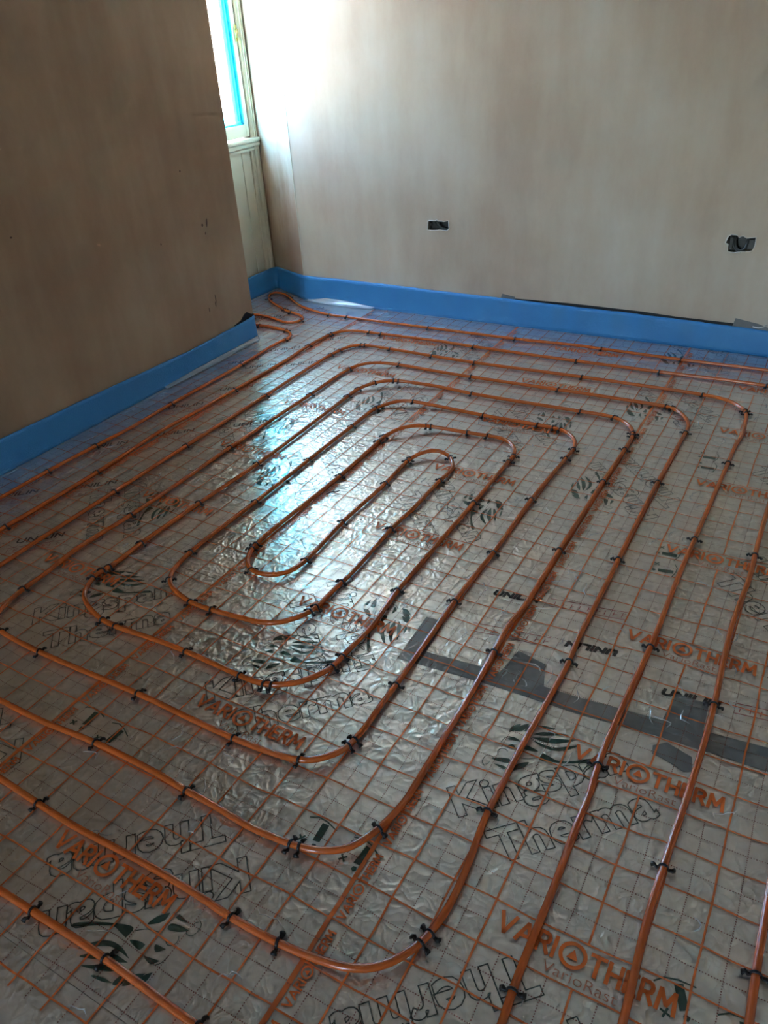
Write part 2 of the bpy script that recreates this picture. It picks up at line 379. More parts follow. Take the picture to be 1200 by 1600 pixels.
wpart('protective_film', M['cyan_clear'], (-.0712, -.0704, 3.125, 3.216, 1.112, 2.32), (-.0712, -.0704, 2.47, 3.125, 1.112, 1.175), bevel=0, parent=sash)
sill = wpart('sill', M['cream'], (-.10, .030, 2.395, 3.330, .984, 1.006), (-.10, .018, 2.395, 3.335, .955, .985), bevel=.005)
# boarded panel below
pan = wpart('panel_frame', M['cream'], (-.06, .004, 3.285, 3.335, .0, .955), (-.06, -.004, 3.255, 3.285, .0, .93), (-.06, .002, 2.985, 3.035, .0, .955), (-.06, .004, 2.40, 2.45, 0, .955))
for y0, y1, d in ((3.308, 3.315, .008), (3.27, 3.277, .001)): wpart('moulding', M['cream'], (-.02, d, y0, y1, 0, .935), bevel=.002, parent=pan)
y = 2.45
while y < 3.25:
    if not 2.97 < y < 2.99: wpart('board', M['cream'], (-.06, -.018, y, min(y + .118, 3.256), 0, .95), bevel=.004, parent=pan)
    y += .119
wpart('rail_moulding', M['cream'], (-.05, .002, 2.45, 3.285, .93, .952), bevel=.004, parent=pan)
# brass fastener with a loop of string on the sash
fa = obj('sash_fastener', None, label='small brass fastener with string on the window sash', cat='fastener', loc=(XW - .012, 3.272, 1.60))
bm = bmesh.new(); box(bm, -.004, .002, -.009, .009, -.045, .045); bmesh.ops.bevel(bm, geom=bm.edges[:], offset=.0015, segments=1, affect='EDGES'); obj('plate', bm_mesh('plate', bm), M['brass'], fa)
bm = bmesh.new(); tube(bm, [(.002, 0, .02), (.014, -.004, .018), (.02, -.014, .008), (.018, -.02, -.008), (.01, -.012, -.022), (.004, 0, -.02)], .0055, 8); obj('hook', bm_mesh('hook', bm, True), M['brass'], fa)
bm = bmesh.new(); tube(bm, catmull([(.012, -.006, -.015), (.014, .012, -.04), (.012, .014, -.07), (.012, .006, -.10), (.012, .0, -.108), (.013, .004, -.075), (.014, -.004, -.03)], .01), .0025, 6); obj('string', bm_mesh('string', bm, True), M['string'], fa)

# outside: ground and the sunlit house opposite
slab('ground_outside', -60, 60, -60, 60, -.6, -.35, mat=M['ground'])
hs = obj('house', None, label='pale cream sunlit house seen through the window', cat='building', loc=(-17, 3, -.3))
obj('wall', box_mesh('wall', -6, 0, -14, 16, 0, 3.4), M['facade'], hs)
obj('plinth', box_mesh('plinth', 0, .08, -14, 16, 0, .5), M['facade'], hs)
bm = bmesh.new(); prism(bm, [(.35, 3.35), (-3, 4.6), (-6.35, 3.35)], -14.3, 16.3); me = bm_mesh('roof', bm); me.transform(Matrix(((1, 0, 0, 0), (0, 0, -1, 1), (0, 1, 0, 0), (0, 0, 0, 1)))); obj('roof', me, M['roof'], hs)

# daylight portal: guides sampling of the sky through the real opening, gives off no light itself
pl = bpy.data.lights.new('window_portal', 'AREA'); pl.shape = 'RECTANGLE'; pl.size = WY1 - WY0; pl.size_y = WZ1 - WZ0; pl.cycles.is_portal = True
po = bpy.data.objects.new('window_portal', pl); COL.objects.link(po); po.location = (XW - .13, (WY0 + WY1) / 2, (WZ0 + WZ1) / 2)
po.rotation_euler = (0, -math.pi / 2, 0)
pl2 = bpy.data.lights.new('window_portal', 'AREA'); pl2.shape = 'RECTANGLE'; pl2.size = FX1 - FX0; pl2.size_y = FZ1 - FZ0; pl2.cycles.is_portal = True  # portal in the opening of the added window
po2 = bpy.data.objects.new('window_portal', pl2); COL.objects.link(po2); po2.location = ((FX0 + FX1) / 2, YF - .19, (FZ0 + FZ1) / 2); po2.rotation_euler = (math.pi / 2, 0, 0)

# ------------------------------------------------------------ blue edge strips
def edge_strip(name, pts, dents, side, label, h_noise=.002):
    """pts: (x, y, height) along the foot of the wall; side=+1 puts the strip to the left of the walking direction"""
    P = []
    for i in range(len(pts) - 1):
        a, b = Vector(pts[i]), Vector(pts[i + 1]); m = max(1, int((b - a).xy.length / .02))
        for k in range(m): P.append(a.lerp(b, k / m))
    P.append(Vector(pts[-1]))
    for _ in range(2): P = [P[0]] + [(P[i - 1] + P[i] * 2 + P[i + 1]) / 4 for i in range(1, len(P) - 1)] + [P[-1]]
    NZ = 7; th = .009; verts = []; n = len(P)
    for i in range(n):
        t = (P[min(i + 1, n - 1)] - P[max(i - 1, 0)]); t.z = 0; t.normalize(); nn = Vector((-t.y, t.x, 0)) * side
        for face in (0, 1):
            for k in range(NZ + 1):
                f = k / NZ; q = Vector((P[i].x, P[i].y, 0))
                d = .0035 * noise.noise(Vector((P[i].x * 5, P[i].y * 5, f * 1.5))) + .004 * (1 - f) ** 2
                for (dx, dy, amp, wd) in dents:
                    rr = math.hypot(P[i].x - dx, P[i].y - dy) / wd
                    d += amp * (.7 * math.exp(-(rr - 1.7) ** 2 * 2.5) * f * (1.4 - f) - math.exp(-rr * rr) * (f ** 1.5))
                z = .001 + (P[i].z + h_noise * noise.noise(Vector((P[i].x * 4, P[i].y * 4, 9)))) * f
                verts.append(q + nn * (.004 + max(d, -.003) + (th if face == 0 else 0)) + Vector((0, 0, z)))
    W = NZ + 1; faces = []
    idx = lambda i, fc, k: i * 2 * W + fc * W + k
    for i in range(n - 1):
        for k in range(NZ):
            faces.append((idx(i, 0, k), idx(i + 1, 0, k), idx(i + 1, 0, k + 1), idx(i, 0, k + 1)))
            faces.append((idx(i, 1, k), idx(i, 1, k + 1), idx(i + 1, 1, k + 1), idx(i + 1, 1, k)))
        faces.append((idx(i, 0, NZ), idx(i + 1, 0, NZ), idx(i + 1, 1, NZ), idx(i, 1, NZ)))
        faces.append((idx(i, 0, 0), idx(i, 1, 0), idx(i + 1, 1, 0), idx(i + 1, 0, 0)))
    for i in (0, n - 1):
        for k in range(NZ): faces.append((idx(i, 0, k), idx(i, 0, k + 1), idx(i, 1, k + 1), idx(i, 1, k)))
    bm = bmesh.new(); bm.from_mesh(mesh(name, [tuple(v) for v in verts], faces)); me = bm_mesh(name, bm, True)
    return obj(name, me, M['foam'], label=label, cat='edge strip', group='blue foam edge strips at the foot of the walls')
edge_strip('edge_strip', [(XL, YF + .02, .155), (XL, .3, .158), (XL, .55, .152), (XL, 1.1, .142), (XL, 1.8, .126), (XL, 2.2, .134), (XL, YE - .004, .142), (XL - .01, YE, .142), (XL - .3, YE, .14), (XW + .02, YE, .14)],
           [(XL, 2.08, .004, .04), (XL, 1.0, .003, .05)], -1, 'blue foam edge strip along the foot of the shaded left wall')
edge_strip('edge_strip', [(XW, YE + .03, .145), (XW, 2.9, .148), (XW, SPL[1] - .03, .150), (XW + .03, SPL[1] - .01, .152), (SPL[0] - .02, YB + .012, .168), (SPL[0] + .03, YB, .170), (-2.72, YB, .170), (-2.43, YB, .168), (-1.97, YB, .163), (-1.55, YB, .158), (-.79, YB, .151), (-.14, YB, .136), (.8, YB, .13), (XR - .02, YB, .13)],
           [(-2.22, YB, .006, .035), (-1.93, YB, .007, .03), (-1.56, YB, .010, .035), (-1.22, YB, .011, .04), (-.86, YB, .012, .05), (-.50, YB, .011, .04)], -1,
           'blue foam edge strip along the back wall, turning into the window corner')
# clear film lapped up against the strips
def flap(pts, name='film_flap'):
    vs = []; fs = []
    P = catmull([Vector(p) for p in pts], .03)
    return P
def lap(rows, label):
    """rows: list of (inner_x, inner_y, inner_z, outer_x, outer_y, outer_z)"""
    A = catmull([r[:3] for r in rows], .02); B = catmull([r[3:] for r in rows], .02); n = min(len(A), len(B)); K = 6; vs = []; fs = []
    for i in range(n):
        a = A[min(i, len(A) - 1)]; b = B[int(i * (len(B) - 1) / (n - 1))]
        for k in range(K + 1):
            f = k / K; p = a.lerp(b, f); p.z = a.z + (b.z - a.z) * f ** 2 + .002 * noise.noise(Vector((p.x * 22, p.y * 22, 3)))
            vs.append((p.x, p.y, max(p.z, .0035)))
    for i in range(n - 1):
        for k in range(K): q = i * (K + 1) + k; fs.append((q, q + 1, q + K + 2, q + K + 1))
    me = mesh('film_lap', vs, fs, True)
    o = obj('film_lap', me, M['flap'], label=label, cat='plastic film', group='clear film laps against the edge strips')
    sm = o.modifiers.new('thick', 'SOLIDIFY'); sm.thickness = .0004
    return o
lap([(-3.06, 3.12, .006, -3.05, 3.150, .03), (-2.9, 3.09, .006, -2.9, 3.130, .035), (-2.7, 3.09, .006, -2.7, 3.130, .03), (-2.5, 3.10, .006, -2.5, 3.130, .012)], 'clear film lapped up on the blue strip near the window corner')
lap([(-2.87, 1.55, .006, -2.90, 1.55, .010), (-2.862, 1.8, .007, -2.897, 1.8, .018), (-2.862, 2.1, .007, -2.897, 2.1, .02), (-2.872, 2.36, .006, -2.895, 2.38, .022)], 'clear film lapped up on the blue strip at the left wall end')

# grey tape tabs, black membrane and a black sliver for the dark gap above the strips
def upright(name, poly, y, label, cat, mat, th=.002, group=None):
    bm = bmesh.new(); prism(bm, poly, 0, th); me = bm_mesh(name, bm)
    me.transform(Matrix.Translation((0, y, 0)) @ Matrix(((1, 0, 0, 0), (0, 0, -1, 0), (0, 1, 0, 0), (0, 0, 0, 1))))
    return obj(name, me, mat, label=label, cat=cat, group=group)
upright('tape_tab', [(-1.632, .12), (-1.53, .12), (-1.53, .1745), (-1.612, .186)], YB - .0004, 'small grey tape tab on the back wall below the left socket hole', 'tape', M['tape'], group='grey tape tabs above the blue strip')
upright('tape_tab', [(-.315, .11), (-.13, .11), (-.135, .150), (-.185, .166), (-.30, .184)], YB - .0004, 'long grey tape tab with curled end below the right socket hole', 'tape', M['tape'], group='grey tape tabs above the blue strip')
bm = bmesh.new(); tube(bm, catmull([(-.21, YB - .006, .150), (-.18, YB - .02, .152), (-.155, YB - .016, .160), (-.145, YB - .008, .168)], .01), .003, 6, .4)
obj('film_scrap', bm_mesh('film_scrap', bm, True), M['lip'], label='curled white scrap of film on the right tape tab', cat='film scrap')
upright('membrane', [(-1.53, .1), (-.3, .1), (-.3, .1555), (-.6, .1585), (-.78, .1665), (-1.05, .169), (-1.2, .170), (-1.45, .1655), (-1.53, .163)], YB - .0003, 'thin black membrane edge between back wall plaster and blue strip', 'membrane', M['dark'], .0015)
bm = bmesh.new(); prism(bm, [(2.20, .12), (2.386, .12), (2.386, .154), (2.365, .158), (2.325, .182), (2.30, .176), (2.262, .150), (2.20, .139)], 0, .002); me = bm_mesh('membrane', bm)
me.transform(Matrix.Translation((XL - .0008, 0, 0)) @ Matrix(((0, 0, 1, 0), (1, 0, 0, 0), (0, 1, 0, 0), (0, 0, 0, 1))))
obj('membrane', me, M['dark'], label='black sliver standing for the dark gap above the left blue strip', cat='membrane')  # black sheet stands for the dark gap where the plaster stops

# ------------------------------------------------------------ open socket boxes in the back wall
def socket(rim, cx, cz, wx, wz, label, cables, parts):
    s = obj('socket_box', None, label=label, cat='socket box', group='open socket boxes in the back wall', loc=(cx, YB, cz))
    bm = bmesh.new(); d0, d1, t = .012, .047, .0015
    box(bm, -wx, wx, d1 - t, d1, -wz, wz)
    box(bm, -wx, -wx + t, d0, d1 - t, -wz, wz); box(bm, wx - t, wx, d0, d1 - t, -wz, wz)
    box(bm, -wx + t, wx - t, d0, d1 - t, -wz, -wz + t); box(bm, -wx + t, wx - t, d0, d1 - t, wz - t, wz)
    obj('back_box', bm_mesh('back_box', bm), M['box_metal'], s)
    for c in cables:
        bm = bmesh.new(); tube(bm, catmull(c, .006), .0062, 8); obj('cable', bm_mesh('cable', bm, True), M['cable'], s)
    for (a, mt) in parts: obj('fixing_lug', box_mesh('fixing_lug', *a, bevel=.001), M[mt], s)
    n = len(rim); bm = bmesh.new()                        # broken plaster lip
    tube(bm, [(x - cx + .001 * math.sin(i * 5), -.0004 + .0012 * math.sin(i * 3.1), z - cz) for i, (x, z) in enumerate(rim)], [.0016 + .0014 * abs(math.sin(i * 2.3)) for i in range(n)], 6, 1, True)
    obj('broken_plaster_lip', bm_mesh('broken_plaster_lip', bm, True), M['lip'], s)
    return s
socket(H1, -2.032, .554, .066, .0275, 'open black socket box hole in back wall nearer the window',
       [[(-.02, .02, .024), (-.012, .008, .026), (-.004, .004, .012), (.012, .006, -.006), (.034, .012, -.017), (.058, .022, -.021)], [(-.045, .035, .02), (-.02, .018, .004), (.012, .012, -.014), (.05, .026, -.022)]], [((-.06, -.052, .012, .02, -.006, .006), 'box_metal')])
socket(H2, -.336, .558, .066, .041, 'open socket box hole with looped grey cable near the right edge',
       [[(-.03, .03, .034), (-.032, .014, .01), (-.022, .004, -.018), (-.002, .0, -.028), (.016, .002, -.02), (.024, .01, .006), (.026, .026, .03)], [(-.04, .03, .034), (-.042, .014, .0), (-.026, .008, -.026), (.0, .004, -.036), (.02, .01, -.028)]], [((.03, .056, .012, .02, -.02, .022), 'box_metal'), ((-.056, -.044, .006, .016, -.03, .03), 'box_metal')])

# ------------------------------------------------------------ print on the insulation boards
def text_mesh(name, body, width=None, height=None, outline=0.0, bold=0.0, x0=0.0, y0=0.0, ref_h=None):
    cu = bpy.data.curves.new(name, 'FONT'); cu.body = body; cu.size = 1.0; cu.resolution_u = 3
    if outline: cu.fill_mode = 'NONE'; cu.bevel_depth = outline; cu.bevel_resolution = 0
    else: cu.fill_mode = 'FRONT'
    cu.offset = bold
    o = bpy.data.objects.new(name, cu); COL.objects.link(o)
    dg = bpy.context.evaluated_depsgraph_get(); dg.update()
    me = bpy.data.meshes.new_from_object(o.evaluated_get(dg))
    bpy.data.objects.remove(o); bpy.data.curves.remove(cu)
    xs = [v.co.x for v in me.vertices]; ys = [v.co.y for v in me.vertices]
    sx = width / (max(xs) - min(xs)) if width else 1
    sy = height / (ref_h or (max(ys) - min(ys))) if height else sx
    if not width: sx = sy
    bx = min(xs)
    for v in me.vertices: v.co = ((v.co.x - bx) * sx + x0, v.co.y * sy + y0, v.co.z * .02)
    me.materials.clear(); me.update(); me.name = name
    return me
GLYPH = {'V': (.9, [[(0, 1), (.45, 0), (.9, 1)]]), 'A': (.92, [[(0, 0), (.46, 1), (.92, 0)], [(.2, .3), (.72, .3)]]),
         'R': (.68, [[(0, 0), (0, 1), (.38, 1), (.56, .94), (.64, .82), (.65, .7), (.58, .55), (.4, .47), (0, .47)], [(.36, .47), (.68, 0)]]),
         'I': (0, [[(0, 0), (0, 1)]]), 'T': (.8, [[(0, 1), (.8, 1)], [(.4, 1), (.4, 0)]]), 'H': (.74, [[(0, 0), (0, 1)], [(.74, 0), (.74, 1)], [(0, .5), (.74, .5)]]),
         'E': (.58, [[(.58, 0), (0, 0), (0, 1), (.58, 1)], [(0, .5), (.5, .5)]]), 'M': (1.0, [[(0, 0), (.09, 1), (.5, .28), (.91, 1), (1.0, 0)]]),
         'N': (.72, [[(0, 0), (0, 1), (.72, 0), (.72, 1)]]), 'U': (.7, [[(0, 1), (0, .35), (.08, .1), (.35, 0), (.62, .1), (.7, .35), (.7, 1)]]), 'L': (.55, [[(0, 1), (0, 0), (.55, 0)]])}
def stroke_text(name, body, x0, width, y0, height, thick, slant=0.0, gap=.34):
    """block lettering from broad strokes, fitted to width x height (metres)"""
    segs = []; x = 0.0
    for ch in body:
        w_, L = GLYPH[ch]
        for line in L: segs.append([(x + a, b) for a, b in line])
        x += w_ + gap
    tot = x - gap; kx = (width - thick) / tot; ky = height - thick; bm = bmesh.new()
    for line in segs:
        P = [Vector((x0 + thick / 2 + a * kx + slant * b * ky, y0 + thick / 2 + b * ky)) for a, b in line]
        for i in range(len(P) - 1):
            d = (P[i + 1] - P[i]).normalized(); n_ = Vector((-d.y, d.x)) * thick / 2; e0 = d * thick * .3; e1 = d * thick * .3
            if i == 0: e0 = d * 0 if abs(d.y) > .3 else d * thick / 2
            if i == len(P) - 2: e1 = d * 0 if abs(d.y) > .3 else d * thick / 2
            if i == 0 and abs(d.y) > .3: e0 = d * thick / 2
            if i == len(P) - 2 and abs(d.y) > .3: e1 = d * thick / 2
            a, b = P[i] - e0, P[i + 1] + e1
            bm.faces.new([bm.verts.new((q.x, q.y, 0)) for q in (a - n_, b - n_, b + n_, a + n_)])
    return bm_mesh(name, bm)
CAP = .73       # cap height of the built-in face for size 1
K_me = text_mesh('board_lettering', 'Kingspan', 4.55 * C, .86 * C, .010, .035, .13 * C, 0, CAP)
T_me = text_mesh('board_lettering', 'Therma', 4.10 * C, .84 * C, .010, .035, .55 * C, -1.4 * C, CAP)
for me in (K_me, T_me): me.materials.append(M['ink_line'])
LION_LEAVES=[[(2.86, 1.75), (3.12, 1.74), (3.4, 1.62), (3.73, 1.43), (3.46, 1.5), (3.07, 1.63)], [(2.78, 1.66), (3.04, 1.57), (3.32, 1.44), (3.77, 1.22), (3.41, 1.25), (3.04, 1.41)], [(2.75, 1.6), (2.95, 1.37), (3.19, 1.18), (3.8, 1.04), (3.44, 1.0), (3.14, 1.08), (2.91, 1.29)], [(2.29, 2.01), (2.43, 2.16), (2.7, 2.17), (2.48, 2.02)], [(2.43, 1.99), (2.68, 2.12), (2.9, 2.1), (2.68, 1.95)], [(2.66, 1.91), (2.93, 2.07), (3.09, 2.01), (2.92, 1.88)], [(3.08, 1.99), (3.3, 1.89), (3.52, 1.7), (3.3, 1.8)], [(2.83, 1.11), (2.96, 0.93), (3.1, 0.76), (3.98, 0.48), (3.93, 0.44), (3.07, 0.7), (2.67, 0.94)], [(1.89, 0.82), (2.03, 0.97), (2.38, 0.94), (2.19, 0.83)], [(1.51, 1.36), (1.77, 1.3), (1.97, 1.17), (1.9, 1.08), (1.69, 1.19)], [(1.51, 1.19), (1.68, 1.08), (1.78, 0.97), (1.72, 0.92)], [(2.14, 1.82), (2.33, 1.83), (2.46, 1.62), (2.28, 1.73)], [(2.01, 1.61), (2.23, 1.6), (2.23, 1.44)], [(2.43, 1.38), (2.54, 1.46), (2.75, 1.18), (2.53, 1.28)]]
LION_LINES=[[(1.74, 1.4), (1.76, 1.5), (1.85, 1.57), (1.98, 1.53), (2.01, 1.43)], [(1.29, 1.19), (1.26, 1.29), (1.32, 1.4), (1.46, 1.48), (1.58, 1.41), (1.58, 1.32)], [(1.96, 1.76), (2.12, 1.87), (2.27, 1.87)], [(1.32, 1.22), (1.39, 1.22), (1.46, 1.29)], [(2.13, 1.2), (2.39, 1.05), (2.7, 1.0)]]
bm = bmesh.new()
def smooth_poly(p, n=3):
    q = catmull([(x, y, 0) for x, y in p + [p[0]]], .05) if n else p
    return [(v.x * C, v.y * C) for v in q[:-1]]
for lf in LION_LEAVES:
    vs = [bm.verts.new((x, y, 0)) for x, y in smooth_poly(lf)]
    try: bm.faces.new(vs)
    except ValueError: pass
for ln in LION_LINES: tube(bm, [(p.x * C, p.y * C, 0) for p in catmull([(x, y, 0) for x, y in ln], .05)], .0009, 4, 1)
bmesh.ops.triangulate(bm, faces=[f for f in bm.faces if len(f.verts) > 4])
for v in bm.verts: v.co.z *= .02
bmesh.ops.recalc_face_normals(bm, faces=bm.faces)
L_me = bpy.data.meshes.new('lion_emblem'); bm.to_mesh(L_me); bm.free(); L_me.materials.append(M['ink_green'])
ZP = .0006
def print_block(u, v, deg, therma=True):
    a = math.radians(deg)
    for nm, me in (('lion_emblem', L_me), ('board_lettering', K_me)) + ((('board_lettering', T_me),) if therma else ()):
        obj(nm, me, None, floor, loc=(u * C, v * C, ZP), rotz=a)
def from_mane(mu, mv, deg):
    a = math.radians(deg); x, y = 2.85, 1.5
    print_block(mu - (x * math.cos(a) - y * math.sin(a)), mv - (x * math.sin(a) + y * math.cos(a)), deg)
for u, v in ((-3.72, -1.58), (-11.6, -1.45), (-19.2, -1.35)): print_block(u, v, 45)
for u, v in ((-7.35, -4.6), (.35, -4.35), (-15.1, -4.6)): print_block(u, v, 225)
for mu, mv, d in ((-8.5, 3.99, -45), (-8.4, 11.4, -45), (-8.4, 19.6, -45), (-17.7, 10.0, 135), (-17.7, 18.0, 135), (-17.5, 26.0, 135),
                  (-5.5, 14.35, 135), (-5.5, 22.4, 135), (3.6, 11.0, -45), (3.5, 3.7 + 7.3 * 2 + .6, -45), (-20.3, 6.2, -45), (-20.3, 14.3, -45), (-5.5, 29.3, 135), (3.6, 26.4, -45)):
    from_mane(mu, mv, d)
# second maker's boards by the left wall and the printed strips near the tape joint
LEFT_PRINT = []
UN = stroke_text('maker_lettering', 'UNILIN', 0, 1.75 * C, 0, .34 * C, .0065, .25); UN.materials.append(M['ink_black'])
for u, v, d in ((-27.3, 8.6, 42), (-27.5, 3.6, 42), (-26.9, 13.5, 42), (-28.0, 19.6, 42), (-26.9, 22.2, 42), (-25.2, 10.9, 42), (-24.9, 5.6, 42), (-25.9, 16.4, 42), (-24.6, 20.6, 42), (-25.2, 24.6, 42), (-26.6, 19.4, 42), (-23.4, 23.7, 42), (-22.4, 13.2, 42), (-23.7, 1.7, 42), (-31.5, 26.6, 42), (-29.7, 29.0, 42)):
    obj('maker_lettering', UN, None, floor, loc=(u * C, v * C, ZP), rotz=math.radians(d)); LEFT_PRINT.append((u, v, d))
UB = stroke_text('maker_lettering', 'UNILIN', 0, 1.5 * C, 0, .30 * C, .0095, .3); UB.materials.append(M['ink_black'])
bm = bmesh.new()                                     # red outlined wording, too worn to read: outline bars and upright strokes
for yy in (.30, -.08): tube(bm, [(x * .4 * C, (yy + .012 * math.sin(x)) * C, 0) for x in range(7)], .0012, 4)
for k in range(9):
    x = (.15 + .26 * k) * C; tube(bm, [(x, 0, 0), (x + .03 * C, .2 * C, 0)], .0011, 4)
    if k % 3: tube(bm, [(x, .1 * C, 0), (x + .14 * C, .1 * C, 0)], .0009, 4)
for v in bm.verts: v.co.z *= .05
RW = bm_mesh('red_wording', bm); RW.materials.append(M['ink_red'])
bm = bmesh.new(); vs = [bm.verts.new((x * C, y * C, 0)) for x, y in smooth_poly([(0, -1.8), (2.2, .2), (1.2, .8), (1.8, 2), (0, 1.6), (-1.8, 2), (-1.2, .8), (-2.2, .2)])]
bm.faces.new(vs); bmesh.ops.triangulate(bm, faces=bm.faces)
for v in bm.verts: v.co *= 1.0
RL = bm_mesh('red_emblem', bm); RL.materials.append(M['ink_red'])
for u, v, d in LEFT_PRINT:
    a = math.radians(d); obj('red_wording', RW, None, floor, loc=((u + .55 * math.sin(a) - .4 * math.cos(a)) * C, (v - .55 * math.cos(a) - .4 * math.sin(a)) * C, ZP), rotz=a)
def strip_print(u, v, deg, flip=False):
    a = math.radians(deg); e = Vector((math.cos(a), math.sin(a)))
    if flip:
        p = Vector((u, v)) + e * 1.75; obj('maker_lettering', UB, None, floor, loc=(p.x * C, (p.y + .4) * C, ZP), rotz=a + math.pi)
        q = Vector((u, v)) + e * 2.0; r = Vector((u, v)) - e * 2.6
    else:
        obj('maker_lettering', UB, None, floor, loc=(u * C, v * C, ZP), rotz=a); q = Vector((u, v)) - e * .3; r = Vector((u, v)) + e * 1.85
    o = obj('red_emblem', RL, None, floor, loc=(q.x * C, (q.y + .18) * C, ZP), rotz=a); o.scale = (.11, .11, 1)
    obj('red_wording', RW, None, floor, loc=(r.x * C, (r.y + .05) * C, ZP), rotz=a)
strip_print(-6.2, 6.62, 9); strip_print(-3.55, 5.15, 9, True); strip_print(-.35, 4.55, 7)
# pictograms: driver shape, cross and arc
bm = bmesh.new()
for poly in ([(-.10, -.26), (.08, -.26), (.13, .22), (-.05, .24)], [(-.08, -.42), (.0, -.46), (.06, -.40), (.02, -.33), (-.06, -.34)]):
    vs = [bm.verts.new((x * C, y * C, 0)) for x, y in poly]; bm.faces.new(vs)
tube(bm, [(x * C, y * C, 0) for x, y in ((-.42, .30), (-.2, .36), (.05, .30), (.35, .14))], .0016, 4)
tube(bm, [(-.45 * C, -.35 * C, 0), (-.3 * C, -.2 * C, 0)], .0022, 4); tube(bm, [(-.45 * C, -.2 * C, 0), (-.3 * C, -.35 * C, 0)], .0022, 4)
for v in bm.verts: v.co.z *= .05
PG = bm_mesh('pictogram', bm); PG.materials.append(M['ink_green'])
for u, v, d in ((1.83, -3.15, 30), (3.0, -3.3, 20), (-6.3, -3.35, 10), (-5.1, -3.4, 0), (-14.1, -3.3, 10), (-13.0, -3.45, 0), (-1.6, 11.3, -80), (-1.5, 10.3, -75), (-1.7, 18.9, -80), (-1.6, 18.0, -75)):
    obj('pictogram', PG, None, floor, loc=(u * C, v * C, ZP), rotz=math.radians(d))

# ------------------------------------------------------------ grey tape on the board joint
def tape(poly, z, label):
    bm = bmesh.new(); prism(bm, [(x * C, y * C) for x, y in poly], z, z + .0003)
    obj('duct_tape', bm_mesh('duct_tape', bm), M['tape'], label=label, cat='tape', group='grey duct tape under the film')
tape([(-7.55, 2.62), (-5, 2.82), (-2, 2.88), (0, 3.06), (2, 3.1), (5.2, 3.2), (5.2, 3.98), (2.6, 3.92), (0, 3.66), (-2.5, 3.46), (-5, 3.42), (-7.1, 3.24)], .0007, 'long grey duct tape strip across the board joint under the film')
tape([(-7.55, 2.62), (-6.85, 2.7), (-7.0, 4.75), (-7.62, 4.7)], .0011, 'short grey tape piece crossing the left end of the long tape')
tape([(-4.62, 3.2), (-3.2, 3.2), (-3.55, 4.3), (-4.45, 4.5)], .0011, 'square grey tape patch on the middle of the long tape')
tape([(-.12, 3.3), (.95, 3.3), (.88, 4.78), (.02, 4.78)], .0011, 'upright grey tape patch on the right part of the long tape')
tape([(-.05, 2.42), (.35, 2.35), (.75, 2.2), (.95, 2.3), (.85, 2.75), (.2, 2.95), (-.1, 2.7)], .0011, 'crumpled grey tape scrap at the lower edge of the long tape')

# ------------------------------------------------------------ printed film: four sheets, 1 m wide
V_me = stroke_text('film_lettering', 'VARI', -1.80 * C, 1.26 * C, -.62 * C, .48 * C, .0082)
H_me = stroke_text('film_lettering', 'THERM', .12 * C, 1.70 * C, -.62 * C, .48 * C, .0082)
R_me = text_mesh('film_lettering', 'VarioRast', 1.48 * C, .24 * C, 0, -.012, -.68 * C, -.93 * C, CAP)
bm = bmesh.new()
N = 32; ro, ri = .285 * C, .205 * C; cx, cy = -.20 * C, -.38 * C
o_ = [bm.verts.new((cx + ro * math.cos(k * 2 * math.pi / N), cy + ro * math.sin(k * 2 * math.pi / N), 0)) for k in range(N)]
i_ = [bm.verts.new((cx + ri * math.cos(k * 2 * math.pi / N), cy + ri * math.sin(k * 2 * math.pi / N), 0)) for k in range(N)]
for k in range(N): bm.faces.new((o_[k], o_[(k + 1) % N], i_[(k + 1) % N], i_[k]))
tri = [bm.verts.new((cx + x * C, cy + y * C, 0)) for x, y in ((-.115, -.085), (.115, -.085), (.0, .135))]; bm.faces.new(tri)
O_me = bm_mesh('ring_emblem', bm)
for me in (V_me, H_me, O_me): me.materials.append(M['ink_orange'])
R_me.materials.append(M['ink_soft'])
# one small lettering for the edge line: VARI (ring) THERM in one mesh
bm = bmesh.new()
for me in (V_me, H_me, O_me): bm.from_mesh(me)
for v in bm.verts: v.co = Vector(((v.co.x + 1.8 * C) * .47, (v.co.y + .62 * C) * .44, 0))
E_me = bpy.data.meshes.new('edge_lettering'); bm.to_mesh(E_me); bm.free(); E_me.materials.append(M['ink_orange'])

